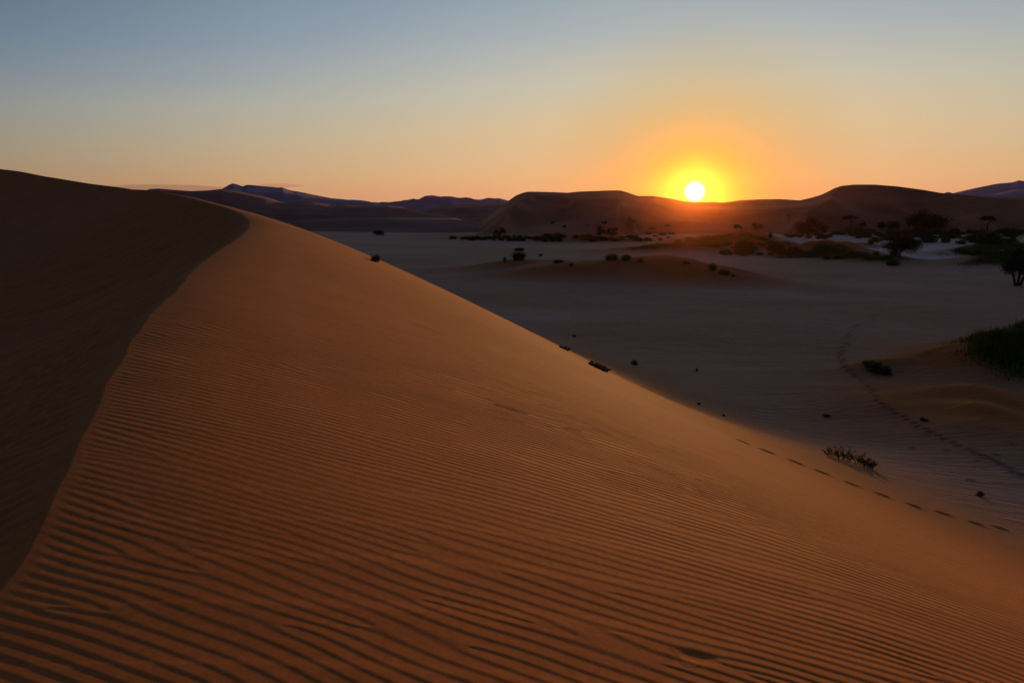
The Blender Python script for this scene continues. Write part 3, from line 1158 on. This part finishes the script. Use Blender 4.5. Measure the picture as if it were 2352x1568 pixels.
# individually told apart
SINGLE = [
    ('tuft', 1192, 596, 50, 22, 'large green tuft on top of the left sand rise'),
    ('tuft', 1160, 600, 14, 11, 'small tuft just left of the large green tuft'),
    ('tuft', 1192, 576, 30, 9, 'flat grey green tuft behind the large green tuft'),
    ('tuft', 1242, 588, 14, 6, 'faint low tuft right of the large green tuft'),
    ('tuft', 1282, 604, 32, 10, 'low wide tuft on the slope between the two sand rises'),
    ('tuft', 1313, 611, 14, 8, 'dark small tuft in the dip between the two sand rises'),
    ('tuft', 1405, 598, 42, 18, 'left half of the thick tuft crowning the middle sand rise'),
    ('tuft', 1436, 598, 34, 16, 'right half of the thick tuft crowning the middle sand rise'),
    ('tuft', 1472, 602, 24, 10, 'low tuft trailing right of the thick crowning tuft'),
    ('bush', 1577, 608, 16, 6, 'tiny dark bush on the right sand rise'),
    ('tuft', 1636, 620, 34, 18, 'upper part of the slanting tuft on the right sand rise'),
    ('tuft', 1662, 630, 34, 14, 'lower part of the slanting tuft on the right sand rise'),
    ('tuft', 1684, 636, 14, 8, 'last little tuft below the slanting tuft'),
    ('bush', 870, 540, 26, 10, 'lone round bush on the far edge of the flat above the dune flank'),
    ('bush', 864, 602, 30, 15, 'dark bush half hidden behind the dune flank'),
    ('bush', 1040, 548, 20, 6, 'left of two small bushes starting the bush belt'),
    ('bush', 1066, 549, 20, 6, 'right of two small bushes starting the bush belt'),
    ('bush', 1702, 577, 54, 22, 'brown bush below the crest of the tallest grassy hummock'),
    ('bush', 1712, 587, 42, 13, 'low dark bush at the front foot of the tallest grassy hummock'),
    ('bush', 1790, 584, 36, 15, 'dark bush right of the tallest grassy hummock'),
    ('bush', 1822, 588, 26, 10, 'small dark bush left of the front grass hummock'),
    ('tuft', 2049, 610, 34, 14, 'tuft standing alone right of the hummocks, below the spreading acacia'),
    ('bush', 2004, 560, 26, 12, 'bush on a grey mound left of the spreading acacia'),
    ('tuft', 1458, 838, 22, 14, 'upright tuft on the shaded flat beyond the dune foot'),
    ('tuft', 1319, 774, 12, 8, 'tiny tuft on the flat close above the dune silhouette'),
    ('tuft', 1600, 853, 9, 10, 'tiny upright tuft in the middle of the flat'),
    ('bush', 1900, 957, 18, 5, 'low dark clump on the rippled flat'),
    ('bush', 2020, 855, 52, 20, 'larger blue green cushion bush beside the track'),
    ('bush', 1997, 843, 34, 12, 'smaller cushion bush touching the larger one beside the track'),
    ('bush', 2248, 1138, 22, 7, 'dark clump on the flat near the lower right'),
    ('bush', 2120, 966, 20, 5, 'flat dark clump right of the track'),
]
for kind, vx, vy, wp, hp, lab in SINGLE:
    plant(kind, vx, vy, wp, hp, lab)

# belts of look-alike bushes
r4 = np.random.RandomState(77)


ORD = ('leftmost', 'second', 'third', 'fourth', 'fifth', 'sixth', 'seventh', 'eighth', 'ninth', 'tenth', 'eleventh', 'twelfth', 'thirteenth',
       'fourteenth', 'fifteenth', 'sixteenth', 'seventeenth', 'eighteenth', 'nineteenth', 'twentieth', 'twenty-first', 'twenty-second')


def belt(n, x0, x1, ya, yb, w0, w1, label, group, kind='bush', hr=(.28, .44)):
    """label: '<kind of bush>|<where>'; each bush is told by its size and its turn from the left"""
    got = []
    for i in range(n):
        f = (i + r4.uniform(-.4, .4)) / n
        vx = x0 + (x1 - x0) * np.clip(f, 0, 1)
        vy = r4.uniform(ya, yb)
        wp = r4.uniform(w0, w1) * (1.0 if vy < 560 else 1.25)
        got.append((vx, wp, plant(kind, vx, vy, wp, wp * r4.uniform(*hr), 'bush', group)))
    got.sort(key=lambda g: g[0])
    what, where = label.split('|')
    for i, (vx, wp, o) in enumerate(got):
        size = 'small' if wp < w0 + (w1 - w0) * .33 else ('broad' if wp > w0 + (w1 - w0) * .7 else 'middling')
        o['label'] = '%s %s, %s %s' % (size, what, ORD[i] + ('' if i == 0 else ' from the left'), where)


belt(16, 1080, 1228, 547, 554, 16, 30, 'dark green bush|in the belt left of the ridge foot', 'bushes of the belt left of the ridge foot')
belt(6, 1240, 1300, 546, 556, 20, 34, 'bush|on the small rise by the round tree', 'bushes on the small rise')
belt(12, 1320, 1480, 546, 557, 14, 34, 'bush|in the belt below the paired trees', 'bushes below the pair of trees')
belt(5, 1488, 1560, 535, 549, 12, 24, 'faint bush|in the glow left of the hummocks', 'bushes in the glow')
belt(12, 1800, 2000, 536, 552, 14, 28, 'dark bush|around the two crowned acacia', 'bushes near the broad acacia')
belt(22, 1960, 2352, 536, 545, 18, 40, 'bush|in the row under the tall dune', 'bushes of the far row')
belt(18, 1990, 2352, 545, 556, 14, 34, 'bush|on the far half of the clay pan', 'bushes on the far clay pan')
belt(9, 2080, 2352, 557, 565, 18, 38, 'bush|in the nearest row on the clay pan', 'bushes of the nearest clay pan row')
belt(15, 1480, 1800, 550, 574, 16, 34, 'olive tuft|on the long hummocks below the sun', 'tufts on the long hummocks', kind='tuft')
belt(11, 1660, 1850, 574, 592, 14, 30, 'brown bush|at the front of the tallest hummock', 'bushes at the front of the tallest hummock')
belt(12, 1850, 2075, 580, 600, 14, 30, 'olive tuft|on the front hummocks by the spreading acacia', 'tufts on the front hummocks', kind='tuft')
belt(9, 2210, 2352, 575, 604, 18, 36, 'olive tuft|on the hummocks at the right edge', 'tufts on the right edge hummocks', kind='tuft')
belt(8, 1270, 1560, 505, 530, 8, 18, 'scrub bush|on the face of the sunset ridge', 'bushes on the ridge face')


# --- grass covering the hummocks: nobody could count the blades
def hummock_grass(name_label, areas, n, seed, h=.75):
    """areas: (vx, vy, rx, ry, rot deg) ellipses on the ground, metres"""
    rng = np.random.RandomState(seed)
    P = []
    for (vx, vy, rx, ry, rot) in areas:
        d = ray(vx, vy)
        x, y, z, r = hit(vx, vy)
        m = int(n * rx * ry / sum(a[2] * a[3] for a in areas))
        a = rng.uniform(0, 2 * math.pi, m)
        rr = np.abs(rng.normal(size=m)) * .52
        u = np.cos(a) * rr * rx
        v = np.sin(a) * rr * ry
        ro = math.radians(rot)
        px_ = x + u * math.cos(ro) - v * math.sin(ro)
        py_ = y + u * math.sin(ro) + v * math.cos(ro)
        keep = fbm(px_ / 2.2, py_ / 1.6, seed, 2) + .5 * (1 - rr) > -.05
        P.append(np.stack([px_[keep], py_[keep], rr[keep]], 1))
    P = np.concatenate(P)
    RR = P[:, 2]
    z, q = height(P[:, 0], P[:, 1])
    pts = np.stack([P[:, 0], P[:, 1], z - .03], 1)
    V, F = grass_blades(rng, pts, h, h * .03, .7)
    hv = (1 + 1.1 * fbm(pts[:, 0] / 1.5, pts[:, 1] / 1.5, seed + 3, 2)) * np.clip(1.15 - .55 * RR, .3, 1.2)
    V = V.reshape(-1, 5, 3)
    V[:, :, 2] = pts[:, None, 2] + (V[:, :, 2] - pts[:, None, 2]) * hv[:, None]
    V = V.reshape(-1, 3)
    o = mesh_obj('dune_grass', V, F, m_grass, smooth=False)
    tag(o, name_label, 'dune grass', kind='stuff')


hummock_grass('grass mat over the long left hummock below the sun', [(1500, 567, 9, 3.5, 6), (1560, 563, 11, 4, 6), (1620, 556, 12, 4, 14)], 16000, 1)
hummock_grass('grass mat over the tallest hummock in the sunset glow', [(1680, 545, 12, 6, 10), (1730, 545, 11, 5, -14), (1775, 560, 10, 3.5, -30), (1640, 548, 9, 4, 0)], 20000, 2)
hummock_grass('grass on the front hummock at the edge of the flat', [(1845, 590, 8.5, 4, 0), (1870, 585, 6, 3, 0)], 12000, 3, .8)
hummock_grass('grass on the long hummock left of the spreading acacia', [(1925, 583, 8, 5, -12), (1965, 588, 7, 3.5, -22), (1900, 575, 6, 3, 0), (2020, 596, 6, 2, -20)], 15000, 4, .75)
hummock_grass('grass on the back hummock at the right edge', [(2300, 572, 15, 5, 5), (2250, 574, 8, 4, 0)], 15000, 5, .9)
hummock_grass('grass on the front hummock behind the vase shaped tree', [(2300, 596, 11, 4, 8), (2350, 590, 10, 5, 5)], 13000, 6, .9)
hummock_grass('tall grass covering the near hummock at the right edge', [(2345, 806, 3.0, 2.6, 12), (2385, 800, 3.5, 3.0, 0)], 30000, 7, .9)


# --- dry twiggy shrubs at the dune foot, sticks, stones
def twig_shrub(vx, vy, wp, hp, seed, label, n=60, spread=1.0, lie=.35):
    rng = np.random.RandomState(seed)
    x, y, z, r = place(vx, vy)
    W, H = px2m(wp, r), px2m(hp, r)
    root = empty('dry_shrub', (x, y, z))
    tag(root, label, 'dry shrub')
    parts = []
    tips = []
    dirx, diry = .86, -.5
    for i in range(n):
        f = rng.uniform(-.5, .5)
        bx, by = f * W * dirx * spread, f * W * diry * spread
        zz, _ = height(np.array([x + bx]), np.array([y + by]))
        bz = float(zz[0]) - z
        a = rng.uniform(0, 2 * math.pi)
        hh = H * rng.uniform(.4, 1.1) * (1 - .5 * abs(f) * 2 * .7)
        ll = hh * lie * 2.2
        m = (bx + math.cos(a) * ll * .4, by + math.sin(a) * ll * .4, bz + hh * .6)
        e = (bx + math.cos(a) * ll, by + math.sin(a) * ll, bz + hh)
        parts.append(tube([(bx, by, bz - .03), m, e], .008, .003, 4))
        tips += [e, m, ((m[0] + e[0]) / 2, (m[1] + e[1]) / 2, (m[2] + e[2]) / 2)]
    V, F = join(parts)
    mesh_obj('stem', V, F, m_bark, root)
    tips = np.array(tips)
    c = np.repeat(tips, 9, 0) + rng.normal(size=(len(tips) * 9, 3)) * H * .07
    V, F = leaf_tris(rng, c, .035, .8)
    mesh_obj('foliage', V, F, m_dry, root, smooth=False)


twig_shrub(1952, 1062, 90, 26, 5, 'bristly dry shrub on the dune foot beside the deep footprints', 60)
twig_shrub(1374, 846, 42, 9, 6, 'dry twiggy shrub lying on the edge of the dune silhouette', 70, lie=.8)
twig_shrub(1296, 802, 20, 7, 7, 'tiny dry twigs peeping over the dune silhouette', 24, lie=.7)


def stone(vx, vy, wp, seed, label):
    rng = np.random.RandomState(seed)
    x, y, z, r = place(vx, vy)
    s = px2m(wp, r) / 2
    V = []
    F = []
    nu, nv = 10, 7
    for j in range(nv + 1):
        ph = math.pi * j / nv
        for i in range(nu):
            a = 2 * math.pi * i / nu
            k = 1 + rng.uniform(-.16, .16)
            V.append((math.cos(a) * math.sin(ph) * s * k, math.sin(a) * math.sin(ph) * s * .8 * k, math.cos(ph) * s * .75 * k))
    for j in range(nv):
        for i in range(nu):
            F.append((j * nu + i, (j + 1) * nu + i, (j + 1) * nu + (i + 1) % nu, j * nu + (i + 1) % nu))
    o = mesh_obj('stone', V, F, m_stone)
    o.location = (x, y, z + s * .45)
    tag(o, label, 'stone')


stone(1605, 929, 8, 1, 'round dark stone on the edge of the sunlit dune foot')
stone(1662, 955, 7, 2, 'smaller flat dark stone right of the round one on the dune foot')

# pale grass stalk lying over the scrape in the foreground
x0, y0, z0, _ = hit(1538, 1468)
x1, y1, z1, _ = hit(1610, 1502)
V, F = tube([(x0, y0, z0 + .012), ((x0 + x1) / 2, (y0 + y1) / 2 + .02, (z0 + z1) / 2 + .035), (x1, y1, z1 + .02)], .0012, .0008, 5)
o = mesh_obj('grass_stalk', V, F, m_straw)
tag(o, 'thin pale grass stalk lying over the scrape in the foreground ripples', 'grass stalk')

# ------------------------------------------------------------------ haze
HZ = 2000
bm_v = [(-HZ, -HZ, -6), (HZ, -HZ, -6), (HZ, HZ, -6), (-HZ, HZ, -6), (-HZ, -HZ, 96), (HZ, -HZ, 96), (HZ, HZ, 96), (-HZ, HZ, 96)]
bm_f = [(0, 3, 2, 1), (4, 5, 6, 7), (0, 1, 5, 4), (1, 2, 6, 5), (2, 3, 7, 6), (3, 0, 4, 7)]
mh = bpy.data.materials.new('haze')
mh.use_nodes = True
t = mh.node_tree
t.nodes.clear()
out = t.nodes.new('ShaderNodeOutputMaterial')
pv = t.nodes.new('ShaderNodeVolumePrincipled')
pv.inputs['Color'].default_value = (1.0, 0.36, 0.07, 1)
pv.inputs['Density'].default_value = 0.000018
pv.inputs['Anisotropy'].default_value = 0.955
t.links.new(pv.outputs[0], out.inputs['Volume'])
hz = mesh_obj('haze', bm_v, bm_f, mh, smooth=False)
tag(hz, 'thin evening haze over the desert', 'haze', kind='stuff')
